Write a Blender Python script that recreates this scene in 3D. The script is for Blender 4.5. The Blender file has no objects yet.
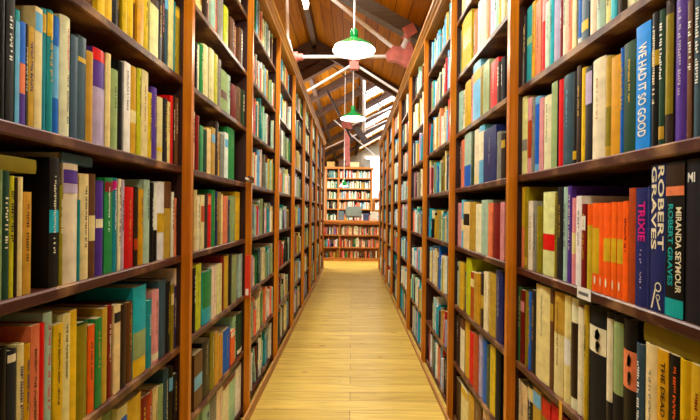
import bpy, math, random
from mathutils import Matrix, Vector
random.seed(7)
C = bpy.context.scene.collection
PI = math.pi

# ------------------------------------------------------------------ survey of the place (metres; x right, y along the aisle, z up)
EYE = 1.30                       # lens height
F = 383.0                        # focal length, 700 px frame
ROLL = 0.011
WL, WR = 0.632, 0.611            # post fronts either side of the aisle
SETB, POST = 0.034, 0.0125       # shelves stand back behind the posts; half post width
BAY, Y0 = 0.90, 0.61             # bay length, first post
TOP = 2.83
SL = [.067, .417, .766, 1.119, 1.468, 1.815, 2.165, 2.515]
SR = [.035, .37, .725, 1.091, 1.447, 1.789, 2.14, 2.49]
NB = 9

def unroll(x, y):
    u, v = x - 352.0, y - 211.0
    return u + ROLL * v, v - ROLL * u
def at(x, y, d):                 # point of the place at distance d, measured off the photograph
    u, v = unroll(x, y)
    return Vector((u * d / F, d, EYE - v * d / F))

PAL = {
 'cream': (232, 219, 166), 'white': (244, 243, 236), 'ivory': (238, 230, 200), 'tan': (192, 158, 84), 'mustard': (208, 160, 40),
 'yellow': (226, 192, 40), 'lime': (196, 200, 60), 'olive': (140, 126, 52), 'green': (52, 128, 72), 'dark-green': (30, 62, 42),
 'mint': (176, 208, 186), 'sage': (150, 168, 120), 'teal': (22, 132, 138), 'aqua': (70, 170, 190), 'sky-blue': (120, 178, 216), 'blue': (36, 98, 188),
 'bright-blue': (30, 140, 220), 'navy': (30, 36, 90), 'slate': (54, 78, 92), 'grey': (136, 134, 126), 'black': (11, 10, 10), 'charcoal': (30, 30, 34),
 'brown': (96, 62, 38), 'umber': (48, 31, 20), 'maroon': (116, 22, 28), 'red': (206, 44, 32), 'orange': (242, 112, 22), 'rust': (170, 74, 30), 'salmon': (224, 136, 104),
 'pink': (216, 152, 156), 'purple': (80, 54, 136), 'lilac': (184, 170, 198), 'gold': (206, 172, 84), 'magenta': (200, 30, 130), 'turquoise': (20, 160, 160)}
def lin(c):
    return tuple((v / 255 / 12.92) if v / 255 <= .04045 else ((v / 255 + .055) / 1.055) ** 2.4 for v in c)
def vivid(c, k=1.22):
    l = lin(c); g = .3 * l[0] + .6 * l[1] + .1 * l[2]
    return tuple(max(.003, min(.95, g + (v - g) * k)) for v in l)
PALIN = {k: vivid(v) for k, v in PAL.items()}

# ------------------------------------------------------------------ materials
def new_mat(name):
    m = bpy.data.materials.new(name); m.use_nodes = True
    nt = m.node_tree
    return m, nt, nt.nodes['Principled BSDF'], (lambda t, **k: mk(nt, t, **k))
def mk(nt, t, **k):
    n = nt.nodes.new(t)
    for a, b in k.items(): setattr(n, a, b)
    return n
def ramp(nt, fac, stops):
    r = nt.nodes.new('ShaderNodeValToRGB')
    while len(r.color_ramp.elements) < len(stops): r.color_ramp.elements.new(.5)
    for e, (p, c) in zip(r.color_ramp.elements, stops): e.position = p; e.color = (*c, 1)
    nt.links.new(fac, r.inputs[0]); return r
def wood(name, dark, light, axis='z', rough=.4, scale=1.0, worn=None):
    m, nt, b, N = new_mat(name)
    tc = N('ShaderNodeTexCoord'); mp = N('ShaderNodeMapping')
    s = {'x': (1.2, 30, 30), 'y': (30, 1.2, 30), 'z': (30, 30, 1.2)}[axis]
    mp.inputs['Scale'].default_value = [v * scale for v in s]
    nt.links.new(tc.outputs['Object'], mp.inputs[0])
    n = N('ShaderNodeTexNoise'); n.inputs['Scale'].default_value = 1.6; n.inputs['Detail'].default_value = 6; n.inputs['Distortion'].default_value = .6
    nt.links.new(mp.outputs[0], n.inputs['Vector'])
    r = ramp(nt, n.outputs['Fac'], [(.3, lin(dark)), (.7, lin(light))])
    out = r.outputs[0]
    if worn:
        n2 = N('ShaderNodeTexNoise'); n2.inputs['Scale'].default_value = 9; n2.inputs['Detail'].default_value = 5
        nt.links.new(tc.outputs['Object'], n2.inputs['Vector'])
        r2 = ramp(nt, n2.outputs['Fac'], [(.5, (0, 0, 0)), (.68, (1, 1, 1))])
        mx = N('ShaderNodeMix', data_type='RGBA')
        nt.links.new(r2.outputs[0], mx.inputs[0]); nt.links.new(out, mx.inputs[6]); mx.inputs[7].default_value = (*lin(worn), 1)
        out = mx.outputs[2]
    nt.links.new(out, b.inputs['Base Color'])
    b.inputs['Roughness'].default_value = rough
    bp = N('ShaderNodeBump'); bp.inputs['Strength'].default_value = .15; bp.inputs['Distance'].default_value = .002
    nt.links.new(n.outputs['Fac'], bp.inputs['Height']); nt.links.new(bp.outputs[0], b.inputs['Normal'])
    return m
def plain(name, c, rough=.5, metal=0, var=.12, scale=14):
    m, nt, b, N = new_mat(name)
    tc = N('ShaderNodeTexCoord'); n = N('ShaderNodeTexNoise'); n.inputs['Scale'].default_value = scale; n.inputs['Detail'].default_value = 5
    nt.links.new(tc.outputs['Object'], n.inputs['Vector'])
    l = lin(c)
    r = ramp(nt, n.outputs['Fac'], [(.25, tuple(v * (1 - var) for v in l)), (.75, tuple(min(1, v * (1 + var)) for v in l))])
    nt.links.new(r.outputs[0], b.inputs['Base Color'])
    b.inputs['Roughness'].default_value = rough; b.inputs['Metallic'].default_value = metal
    return m
def emit(name, c, s):
    m, nt, b, N = new_mat(name)
    b.inputs['Base Color'].default_value = (*lin(c), 1); b.inputs['Emission Color'].default_value = (*lin(c), 1); b.inputs['Emission Strength'].default_value = s
    return m
def cover_mat(name, attr, rough):
    m, nt, b, N = new_mat(name)
    if attr: src = N('ShaderNodeAttribute', attribute_name='cover'); col = src.outputs['Color']
    else: src = N('ShaderNodeObjectInfo'); col = src.outputs['Color']
    tc = N('ShaderNodeTexCoord'); n = N('ShaderNodeTexNoise'); n.inputs['Scale'].default_value = 26; n.inputs['Detail'].default_value = 6
    nt.links.new(tc.outputs['Object'], n.inputs['Vector'])
    r = ramp(nt, n.outputs['Fac'], [(.25, (.78, .78, .78)), (.72, (1.12, 1.12, 1.12))])
    mx = N('ShaderNodeMix', data_type='RGBA', blend_type='MULTIPLY'); mx.inputs[0].default_value = 1
    nt.links.new(col, mx.inputs[6]); nt.links.new(r.outputs[0], mx.inputs[7])
    nt.links.new(mx.outputs[2], b.inputs['Base Color']); b.inputs['Roughness'].default_value = rough; b.inputs['Specular IOR Level'].default_value = .3
    return m
M = {}
M['post'] = wood('oiled_pine_post', (178, 92, 4), (214, 132, 12), 'z', .3)
M['dark'] = wood('dark_mahogany_stain', (38, 9, 4), (58, 15, 7), 'z', .5)
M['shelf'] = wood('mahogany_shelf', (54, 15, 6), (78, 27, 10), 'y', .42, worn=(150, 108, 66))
M['cornice'] = wood('cornice_pine', (160, 96, 14), (212, 150, 40), 'y', .4)
M['plinth'] = wood('plinth_pine', (150, 96, 44), (190, 136, 76), 'y', .55)
M['pine'] = wood('counter_pine', (166, 92, 26), (206, 132, 50), 'x', .4)
M['cover'] = cover_mat('book_cover', False, .42)
M['cloth'] = cover_mat('book_cloth', False, .7)
M['mixed'] = cover_mat('book_covers_mixed', True, .5)
M['white_paint'] = plain('white_painted_iron', (250, 250, 252), .4)
M['pink_paint'] = plain('pink_painted_iron', (226, 132, 122), .5, var=.2)
M['green_enamel'] = plain('green_enamel', (18, 140, 62), .22, var=.05)
M['white_enamel'] = plain('white_enamel', (240, 238, 230), .3, var=.03)
M['black_metal'] = plain('black_metal', (24, 22, 22), .4, var=.2)
M['rod_dark'] = plain('dark_iron_rod', (70, 52, 44), .5)
M['paper_label'] = plain('paper_label', (236, 232, 222), .6, var=.04)
M['ink'] = plain('ink', (70, 70, 76), .6)
M['amber'] = plain('amber_card', (226, 160, 40), .6)
M['red_card'] = plain('red_card', (228, 52, 26), .5, var=.05)
M['rafter'] = wood('old_rafter', (74, 52, 42), (112, 84, 70), 'x', .7)
M['rafter_grey'] = wood('grey_rafter', (96, 88, 82), (134, 124, 114), 'x', .7)
M['plaster'] = plain('wall_plaster', (206, 192, 166), .8, var=.06, scale=3)
M['screen'] = plain('grey_plastic_back', (120, 134, 124), .35, var=.06)
M['cardboard'] = plain('cardboard', (178, 138, 92), .7)
M['bulb'] = emit('lit_bulb', (255, 244, 222), 16)
M['tube'] = emit('lit_tube', (255, 246, 228), 16)
M['win'] = emit('lit_window', (250, 252, 255), 3.0)

def pages():
    m, nt, b, N = new_mat('page_edges')
    tc = N('ShaderNodeTexCoord'); mp = N('ShaderNodeMapping'); mp.inputs['Scale'].default_value = (4, 900, 4)
    nt.links.new(tc.outputs['Object'], mp.inputs[0])
    n = N('ShaderNodeTexNoise'); n.inputs['Scale'].default_value = 1.0; nt.links.new(mp.outputs[0], n.inputs['Vector'])
    r = ramp(nt, n.outputs['Fac'], [(.3, lin((190, 166, 120))), (.7, lin((228, 212, 172)))])
    nt.links.new(r.outputs[0], b.inputs['Base Color']); b.inputs['Roughness'].default_value = .8
    return m
M['pages'] = pages()

def floor_mat():
    m, nt, b, N = new_mat('pine_floor_boards')
    tc = N('ShaderNodeTexCoord')
    br = N('ShaderNodeTexBrick'); br.offset = .37; br.inputs['Scale'].default_value = 1
    br.inputs['Brick Width'].default_value = 2.6; br.inputs['Row Height'].default_value = .125; br.inputs['Mortar Size'].default_value = .0022
    br.inputs['Mortar Smooth'].default_value = .3; br.inputs['Bias'].default_value = 0
    br.inputs['Color1'].default_value = (*lin((204, 174, 84)), 1); br.inputs['Color2'].default_value = (*lin((180, 148, 62)), 1); br.inputs['Mortar'].default_value = (*lin((104, 72, 30)), 1)
    nt.links.new(tc.outputs['Object'], br.inputs['Vector'])
    mp = N('ShaderNodeMapping'); mp.inputs['Scale'].default_value = (1.4, 22, 1); nt.links.new(tc.outputs['Object'], mp.inputs[0])
    n = N('ShaderNodeTexNoise'); n.inputs['Scale'].default_value = 2.0; n.inputs['Detail'].default_value = 6; n.inputs['Distortion'].default_value = .8; nt.links.new(mp.outputs[0], n.inputs['Vector'])
    r = ramp(nt, n.outputs['Fac'], [(.28, (.66, .6, .48)), (.62, (1.08, 1.08, 1.05))])
    mx = N('ShaderNodeMix', data_type='RGBA', blend_type='MULTIPLY'); mx.inputs[0].default_value = .8
    nt.links.new(br.outputs['Color'], mx.inputs[6]); nt.links.new(r.outputs[0], mx.inputs[7])
    mp2 = N('ShaderNodeMapping'); mp2.inputs['Scale'].default_value = (3.2, 7.7, 1); nt.links.new(tc.outputs['Object'], mp2.inputs[0])
    v = N('ShaderNodeTexVoronoi'); v.inputs['Scale'].default_value = 1; nt.links.new(mp2.outputs[0], v.inputs['Vector'])
    r2 = ramp(nt, v.outputs['Distance'], [(.05, (1, 1, 1)), (.13, (0, 0, 0))])
    mx2 = N('ShaderNodeMix', data_type='RGBA'); nt.links.new(r2.outputs[0], mx2.inputs[0]); nt.links.new(mx.outputs[2], mx2.inputs[6]); mx2.inputs[7].default_value = (*lin((126, 84, 34)), 1)
    nt.links.new(mx2.outputs[2], b.inputs['Base Color'])
    r3 = ramp(nt, n.outputs['Fac'], [(.3, (.46, .46, .46)), (.7, (.3, .3, .3))]); nt.links.new(r3.outputs[0], b.inputs['Roughness'])
    bp = N('ShaderNodeBump'); bp.inputs['Strength'].default_value = .25; bp.inputs['Distance'].default_value = .004
    nt.links.new(br.outputs['Fac'], bp.inputs['Height']); bp.invert = True; nt.links.new(bp.outputs[0], b.inputs['Normal'])
    return m
M['floor'] = floor_mat()
def ceil_mat():
    m, nt, b, N = new_mat('ceiling_boards')
    tc = N('ShaderNodeTexCoord'); mp = N('ShaderNodeMapping'); mp.inputs['Rotation'].default_value = (0, 0, PI / 2); nt.links.new(tc.outputs['Object'], mp.inputs[0])
    br = N('ShaderNodeTexBrick'); br.offset = .4; br.inputs['Scale'].default_value = 1
    br.inputs['Brick Width'].default_value = 3.4; br.inputs['Row Height'].default_value = .2; br.inputs['Mortar Size'].default_value = .006
    br.inputs['Color1'].default_value = (*lin((190, 122, 2)), 1); br.inputs['Color2'].default_value = (*lin((160, 97, 1)), 1); br.inputs['Mortar'].default_value = (*lin((82, 48, 18)), 1)
    nt.links.new(mp.outputs[0], br.inputs['Vector'])
    mp2 = N('ShaderNodeMapping'); mp2.inputs['Scale'].default_value = (14, .8, 14); nt.links.new(tc.outputs['Object'], mp2.inputs[0])
    n = N('ShaderNodeTexNoise'); n.inputs['Scale'].default_value = 1.5; n.inputs['Detail'].default_value = 5; nt.links.new(mp2.outputs[0], n.inputs['Vector'])
    r = ramp(nt, n.outputs['Fac'], [(.25, (.6, .56, .5)), (.7, (1.1, 1.1, 1.1))])
    mx = N('ShaderNodeMix', data_type='RGBA', blend_type='MULTIPLY'); mx.inputs[0].default_value = .8
    nt.links.new(br.outputs['Color'], mx.inputs[6]); nt.links.new(r.outputs[0], mx.inputs[7]); nt.links.new(mx.outputs[2], b.inputs['Base Color'])
    b.inputs['Roughness'].default_value = .6; b.inputs['Specular IOR Level'].default_value = .12
    return m
M['ceil'] = ceil_mat()

# ------------------------------------------------------------------ mesh helpers
class MB:
    def __init__(s): s.v = []; s.f = []; s.c = []
    def face(s, pts, col=None):
        i = len(s.v); s.v += [tuple(p) for p in pts]; s.f.append(tuple(range(i, i + len(pts)))); s.c.append(col)
    def add(s, verts, faces, col=None):
        i = len(s.v); s.v += [tuple(p) for p in verts]
        for f in faces: s.f.append(tuple(i + k for k in f)); s.c.append(col)
        return s
    def box(s, a, b, col=None):
        x0, y0, z0 = a; x1, y1, z1 = b
        return s.add([(x0, y0, z0), (x1, y0, z0), (x1, y1, z0), (x0, y1, z0), (x0, y0, z1), (x1, y0, z1), (x1, y1, z1), (x0, y1, z1)],
              [(3, 2, 1, 0), (4, 5, 6, 7), (0, 1, 5, 4), (1, 2, 6, 5), (2, 3, 7, 6), (3, 0, 4, 7)], col)
    def tube(s, p, q, r, n=10, r2=None, caps=True):
        p, q = Vector(p), Vector(q); d = (q - p).normalized(); u = d.orthogonal().normalized(); w = d.cross(u); r2 = r if r2 is None else r2
        V = [p + (u * math.cos(2 * PI * k / n) + w * math.sin(2 * PI * k / n)) * r for k in range(n)] + [q + (u * math.cos(2 * PI * k / n) + w * math.sin(2 * PI * k / n)) * r2 for k in range(n)]
        Fs = [(k, (k + 1) % n, n + (k + 1) % n, n + k) for k in range(n)]
        if caps: Fs += [tuple(reversed(range(n))), tuple(range(n, 2 * n))]
        return s.add(V, Fs)
    def beam(s, p, q, w, h):                     # box section between two points, h measured upright
        p, q = Vector(p), Vector(q); d = (q - p).normalized(); side = Vector((0, 1, 0)) if abs(d.y) < .9 else Vector((1, 0, 0)); up = side.cross(d).normalized()
        side = d.cross(up).normalized()
        V = []
        for c in (p, q):
            for a, b2 in ((-1, -1), (1, -1), (1, 1), (-1, 1)): V.append(c + side * a * w / 2 + up * b2 * h / 2)
        return s.add(V, [(3, 2, 1, 0), (4, 5, 6, 7), (0, 1, 5, 4), (1, 2, 6, 5), (2, 3, 7, 6), (3, 0, 4, 7)])
    def lathe(s, prof, c=(0, 0, 0), n=32, close=False):
        V = []
        for r, z in prof:
            for k in range(n): V.append((c[0] + r * math.cos(2 * PI * k / n), c[1] + r * math.sin(2 * PI * k / n), c[2] + z))
        Fs = [(i * n + k, i * n + (k + 1) % n, (i + 1) * n + (k + 1) % n, (i + 1) * n + k) for i in range(len(prof) - 1) for k in range(n)]
        return s.add(V, Fs)
    def build(s, name, m, parent=None, smooth=False, link=True):
        me = bpy.data.meshes.new(name); me.from_pydata(s.v, [], s.f)
        me.materials.append(m)
        if any(c is not None for c in s.c):
            at_ = me.attributes.new('cover', 'FLOAT_COLOR', 'FACE')
            buf = []
            for c in s.c: buf += [*(c or (.5, .5, .5)), 1.0]
            at_.data.foreach_set('color', buf)
        if smooth:
            me.polygons.foreach_set('use_smooth', [True] * len(me.polygons))
            try: me.set_sharp_from_angle(angle=R(38))
            except Exception: pass
        me.update()
        o = bpy.data.objects.new(name, me); C.objects.link(o)
        if parent is not None: o.parent = parent
        return o
def R(d): return math.radians(d)
def tag(o, label=None, cat=None, group=None, kind=None):
    if label: o['label'] = label
    if cat: o['category'] = cat
    if group: o['group'] = group
    if kind: o['kind'] = kind
    return o
def empty(name, loc=(0, 0, 0), rz=0):
    o = bpy.data.objects.new(name, None); C.objects.link(o); o.location = loc; o.rotation_euler = (0, 0, rz); o.empty_display_size = .05
    return o
def struct(name, mb, m): return tag(mb.build(name, m), kind='structure')
def copy_tree(o, parent=None):
    c = o.copy(); C.objects.link(c)
    if parent is not None: c.parent = parent
    for ch in list(o.children): copy_tree(ch, c)
    return c

# ------------------------------------------------------------------ the building
struct('floor', MB().box((-4.6, -3, -.1), (4.6, 26, 0)), M['floor'])
struct('wall_front', MB().box((-4.6, -3.1, 0), (4.6, -3, 5)), M['plaster'])
struct('wall_left', MB().box((-4.75, -3, -.1), (-4.6, 26, 3.1)), M['plaster'])
struct('wall_right', MB().box((4.6, -3, -.1), (4.75, 26, 5.9)), M['plaster'])
RX, RZ, SLP = -.87, 5.1, .56         # front roof: ridge, slope
YA = 8.6
def slab(p0, p1, y0, y1, t=.06):
    (xa, za), (xb, zb) = p0, p1
    return MB().add([(xa, y0, za), (xb, y0, zb), (xb, y1, zb), (xa, y1, za), (xa, y0, za + t), (xb, y0, zb + t), (xb, y1, zb + t), (xa, y1, za + t)],
                    [(0, 3, 2, 1), (4, 5, 6, 7), (0, 1, 5, 4), (1, 2, 6, 5), (2, 3, 7, 6), (3, 0, 4, 7)])
struct('ceiling_left', slab((-4.7, RZ - SLP * (RX + 4.7) * 1.0), (RX, RZ), -3, YA), M['ceil'])
struct('ceiling_right', slab((RX, RZ), (4.7, RZ - SLP * (4.7 - RX)), -3, YA), M['ceil'])
struct('ridge_beam', MB().box((RX - .05, -3, RZ - .16), (RX + .05, YA, RZ - .02)), M['rafter'])
# back roof rising to the right, with roof lights
ZB, SB = 5.05, .56
def zb(x): return ZB + SB * x
mb_b = MB()
xs = [-4.7, .42, 1.75, 3.2]
ys = [YA, 12.4, 14.0, 14.7, 16.4, 17.2, 19.2, 20.0, 22.2, 23, 25, 26]
for i in range(len(xs) - 1):
    for j in range(len(ys) - 1):
        if i == 1 and j % 2 == 1: continue                      # openings
        a, b2, c, d = xs[i], xs[i + 1], ys[j], ys[j + 1]
        mb_b.add([(a, c, zb(a)), (b2, c, zb(b2)), (b2, d, zb(b2)), (a, d, zb(a)), (a, c, zb(a) + .06), (b2, c, zb(b2) + .06), (b2, d, zb(b2) + .06), (a, d, zb(a) + .06)],
                 [(0, 3, 2, 1), (4, 5, 6, 7), (0, 1, 5, 4), (1, 2, 6, 5), (2, 3, 7, 6), (3, 0, 4, 7)])
struct('ceiling_back', mb_b, M['ceil'])
struct('ceiling_back_right', slab((3.2, zb(3.2)), (4.75, zb(3.2) - 1.0), YA, 26), M['ceil'])
glass, nt_, b_, N_ = new_mat('roof_light_glass')
nt_.nodes.remove(b_)
g1, g2, g3 = N_('ShaderNodeBsdfTransparent'), N_('ShaderNodeBsdfGlossy'), N_('ShaderNodeMixShader')
g1.inputs[0].default_value = (.92, .96, .98, 1); g2.inputs['Roughness'].default_value = .05; g3.inputs[0].default_value = .06
nt_.links.new(g1.outputs[0], g3.inputs[1]); nt_.links.new(g2.outputs[0], g3.inputs[2]); nt_.links.new(g3.outputs[0], nt_.nodes['Material Output'].inputs[0])
for k, j in enumerate((1, 3, 5, 7, 9)):
    o = struct('window_%d' % (k + 2), MB().add([(xs[1], ys[j], zb(xs[1]) + .03), (xs[2], ys[j], zb(xs[2]) + .03), (xs[2], ys[j + 1], zb(xs[2]) + .03), (xs[1], ys[j + 1], zb(xs[1]) + .03)], [(0, 3, 2, 1)]), glass)
    f = MB()
    for t in (0, .5, 1):
        x = xs[1] + (xs[2] - xs[1]) * t; f.beam((x, ys[j], zb(x) - .02), (x, ys[j + 1], zb(x) - .02), .05, .06)
    f.build('window_frame', M['white_paint'], o)
gb = MB()
for y in [YA + .05 + k * .0 for k in range(1)] + [10.3, 12.0, 14.35, 16.8, 19.6, 22.6]:
    struct('rafter', MB().beam((-4.6, y, zb(-4.6) - .1), (3.2, y, zb(3.2) - .1), .16, .2), M['rafter'])
for x in (-2.2, -1.0, .25):
    struct('purlin', MB().beam((x, YA, zb(x) - .08), (x, 26, zb(x) - .08), .1, .14), M['rafter'])
for y in (-.4, 2.7):
    struct('rafter', MB().beam((RX, y, RZ - .1), (4.6, y, RZ - .1 - SLP * (4.6 - RX)), .14, .2), M['rafter_grey'])
    struct('rafter', MB().beam((-4.6, y, RZ - .1 - SLP * (RX + 4.6)), (RX, y, RZ - .1), .14, .2), M['rafter_grey'])
struct('rafter', MB().beam((RX, YA - .1, RZ - .12), (4.6, YA - .1, RZ - .12 - SLP * (4.6 - RX)), .12, .22), M['rafter'])
struct('rafter', MB().beam((-4.6, YA - .1, RZ - .12 - SLP * (RX + 4.6)), (RX, YA - .1, RZ - .12), .12, .22), M['rafter'])
struct('wall_back', MB().box((-4.6, 11.9, 0), (.3, 12.0, 2.5)).box((.3, 11.9, 0), (4.6, 12.0, 3.05)), M['plaster'])
struct('wall_far', MB().box((-4.6, 25.9, 0), (4.6, 26, 7)), M['plaster'])

xi = (RZ + SLP * RX - ZB) / (SLP + SB)
g_ = [(-4.7, zb(-4.7)), (xi, zb(xi)), (RX, RZ), (-4.7, RZ - SLP * (RX + 4.7))]
struct('wall_gable', MB().add([(a, YA, b) for a, b in g_] + [(a, YA + .05, b) for a, b in g_], [(0, 1, 2, 3), (7, 6, 5, 4), (1, 0, 4, 5), (2, 1, 5, 6), (3, 2, 6, 7), (0, 3, 7, 4)]), M['rafter'])
# near iron roof truss
YT = 5.8
def T(x, y): return at(x, y, YT)
struct('rafter', MB().beam(T(322, -20), T(472, 66), .16, .22), M['rafter_grey'])
tr = tag(empty('roof_truss', T(354, 63)), 'white painted iron tie rods with pink brackets crossing the roof above the pendant lamps', 'truss')
def sub(name, mb, m, par, smooth=False):
    o = mb.build(name, m, par, smooth); o.matrix_parent_inverse = Matrix.Translation(-par.location) if par.rotation_euler.z == 0 else par.matrix_world.inverted(); return o
sub('tie_rod', MB().tube(T(293, 57), T(396, 56.5), .026), M['white_paint'], tr, True)
sub('tie_rod', MB().tube(T(352, 65), T(255, 122), .02), M['white_paint'], tr, True)
sub('tie_rod', MB().tube(T(356, 65), T(448, 124), .02), M['white_paint'], tr, True)
sub('tie_rod', MB().tube(T(396, 50), T(310, -19), .03), M['white_paint'], tr, True)
sub('strut', MB().tube(T(288, 54), T(286.5, -40), .024).tube(T(288, 40), T(291, 53), .036), M['white_paint'], tr, True)
k = MB().beam(T(348.5, 57), T(359.5, 57), .1, .1).beam(T(349.5, 66), T(358.5, 66), .09, .11).tube(T(354, 59), T(354, 64), .045)
sub('turnbuckle', k, M['pink_paint'], tr)
k = MB().tube(T(288, 57), T(292, 57), .06).tube(T(292, 57), T(298, 57), .075).tube(T(298, 57), T(303, 57), .05)
sub('socket', k, M['pink_paint'], tr, True)
P = [T(*p) for p in ((385, 55), (393, 47), (402, 48), (410, 42), (416, 62), (408, 68), (397, 62), (388, 61))]
g = MB(); dy = Vector((0, .05, 0)); n = len(P)
g.add([p - dy for p in P] + [p + dy for p in P], [tuple(range(n)), tuple(reversed(range(n, 2 * n)))] + [((i + 1) % n, i, n + i, n + (i + 1) % n) for i in range(n)])
pl = sub('gusset_plate', g, M['pink_paint'], tr)
for bx, by in ((391, 57), (400, 58.5), (394.5, 51), (408, 62)):
    c = T(bx, by); bo = MB().tube(c - Vector((0, .09, 0)), c - Vector((0, .04, 0)), .03).build('bolt', M['pink_paint'], pl, True); bo.matrix_parent_inverse = Matrix.Translation(-tr.location)
sub('strut', MB().tube(T(403, 50), T(411, 31), .06, r2=.045), M['white_paint'], tr, True)
sub('bracket', MB().beam(T(404, 36), T(414, 31), .24, .16), M['pink_paint'], tr)

# far trusses
for kk, (yy, lab) in enumerate(((9.2, 'dark iron roof tie rods crossing behind the nearer green pendant lamp'), (13.0, 'thin iron roof rods above the far end of the aisle, nearest the back wall'))):
    q = lambda x, y: at(x, y, yy)
    t2 = tag(empty('roof_truss', q(346, 110)), lab, 'truss')
    if kk == 0:
        sub('tie_rod', MB().tube(q(323, 58), q(384, 108), .016), M['rod_dark'], t2, True)
        sub('tie_rod', MB().tube(q(327, 90), q(352, 140), .03), M['rod_dark'], t2, True)
        sub('hanger', MB().tube(q(364, 80), q(364, 132), .04), M['white_paint'], t2, True)
        sub('tie_rod', MB().tube(q(350, 126), q(398, 104), .02), M['white_paint'], t2, True)
        sub('socket', MB().beam(q(342, 125), q(352, 125), .12, .16), M['pink_paint'], t2)
    else:
        sub('tie_rod', MB().tube(q(318, 152), q(392, 118), .024), M['white_paint'], t2, True)
        sub('tie_rod', MB().tube(q(334, 120), q(378, 158), .024), M['white_paint'], t2, True)
        sub('hanger', MB().beam(q(347, 132), q(347, 166), .22, .2), M['pink_paint'], t2)
        sub('socket', MB().beam(q(356, 128), q(366, 142), .2, .2), M['slate'] if 'slate' in M else M['rod_dark'], t2)

# ------------------------------------------------------------------ lamps
def pendant(loc, r, ztop, label, power, tall=1.0):
    t = tag(empty('pendant_lamp', loc), label, 'lamp', 'green enamel pendant lamps')
    s = r / .2
    out = [(.035 * s, .12 * s), (.05 * s, .105 * s), (.075 * s, .088 * s), (.11 * s, .066 * s), (.15 * s, .042 * s), (.185 * s, .02 * s), (.2 * s, .004 * s), (.203 * s, 0)]
    out = [(a, b * tall) for a, b in out]; dz = .12 * s * (tall - 1)
    inn = [(a * .975, b - .006 * s) for a, b in out]
    MB().lathe(out).build('lamp_shade', M['green_enamel'], t, True)
    MB().lathe(list(reversed(inn))).build('shade_lining', M['white_enamel'], t, True)
    MB().lathe([(0, .19 * s + dz), (.03 * s, .188 * s + dz), (.038 * s, .175 * s + dz), (.038 * s, .12 * s + dz), (.0, .12 * s + dz)], n=20).build('lamp_cap', M['green_enamel'], t, True)
    MB().tube((0, 0, .185 * s + dz), (0, 0, ztop - loc[2]), .009).build('rod', M['white_paint'], t, True)
    MB().lathe([(0.001, .02 * s), (.03 * s, .025 * s), (.048 * s, .05 * s), (.045 * s, .08 * s), (.02 * s, .11 * s), (.018 * s, .116 * s)], n=20).build('bulb', M['bulb'], t, True)
    l = bpy.data.lights.new('lamp_light', 'POINT'); l.energy = power; l.shadow_soft_size = .05 * s; l.color = (1, .93, .74)
    lo = bpy.data.objects.new('lamp_light', l); C.objects.link(lo); lo.location = (loc[0], loc[1], loc[2] - .01)
    return t
for y_, pw in ((1.17, 42), (-1.2, 42)):
    pendant((.02 if y_ > 0 else .05, y_, 2.8), .2, RZ - SLP * (.02 - RX), 'green pendant lamp overhead, outside the picture', pw)
p1 = at(354, 50, 3.56); p2 = at(353, 118.5, 5.95); p3 = at(344, 186, 9.3)
pendant(p1, .2, RZ - SLP * (p1.x - RX), 'green enamel pendant lamp hanging nearest, in front of the white tie rod', 30)
pendant(p2, .2, RZ - SLP * (p2.x - RX), 'middle green pendant lamp, hanging beyond the white tie rods', 30)
pendant(p3, .11, zb(p3.x), 'small green pendant lamp low over the counter at the aisle end', 8, 2.0)

def tube_light(x, y0, y1, z, label, power):
    t = tag(empty('fluorescent_light', (x, (y0 + y1) / 2, z)), label, 'light', 'fluorescent tubes along the roof ridge')
    h = (y1 - y0) / 2
    MB().box((-.045, -h, .03), (.045, h, .075)).build('housing', M['white_enamel'], t)
    MB().tube((0, -h + .03, 0), (0, h - .03, 0), .03, 14).build('tube', M['tube'], t, True)
    for s in (-1, 1): MB().box((-.03, s * h - .03, -.035), (.03, s * h + .0, .03)).build('end_cap', M['white_enamel'], t)
    for s in (-.7, .7): MB().tube((0, s * h, .075), (0, s * h, RZ - .16 - z), .006).build('hanger', M['white_paint'], t)
    l = bpy.data.lights.new('tube_light', 'AREA'); l.shape = 'RECTANGLE'; l.size = .09; l.size_y = y1 - y0 - .1; l.energy = power; l.color = (1, .96, .86)
    lo = bpy.data.objects.new('tube_light', l); C.objects.link(lo); lo.location = (x, (y0 + y1) / 2, z - .06)
    l2 = l.copy(); l2.energy = power * .4; l2.size = .12
    lo = bpy.data.objects.new('tube_light', l2); C.objects.link(lo); lo.location = (x, (y0 + y1) / 2, z + .1); lo.rotation_euler = (PI, 0, 0)
q = at(306, 8, 5.3)
TZ = q.z + .02
tube_light(q.x, 3.8, 5.33, TZ, 'lit fluorescent tube hung under the board ceiling, beyond the near bookcases', 95)
for y, e in ((-.6, 20), (1.6, 90)):  # unseen overhead tubes, added to light the near part of the aisle
    tube_light(q.x + .4, y, y + 1.5, TZ - .1, 'lit fluorescent tube overhead out of the picture', e)
for k, (x, y) in enumerate(((-2.3, 9.6), (2.3, 9.2), (-2.6, 13.4), (2.4, 14.4), (-1.35, 8.8), (1.35, 8.8))):  # unseen tubes added to brighten the back roof and the end bookcases
    tube_light(x, y, y + 1.5, 3.3 if k < 4 else 3.2, 'lit fluorescent tube in the back hall, hidden behind the bookcases', 90)

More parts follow.
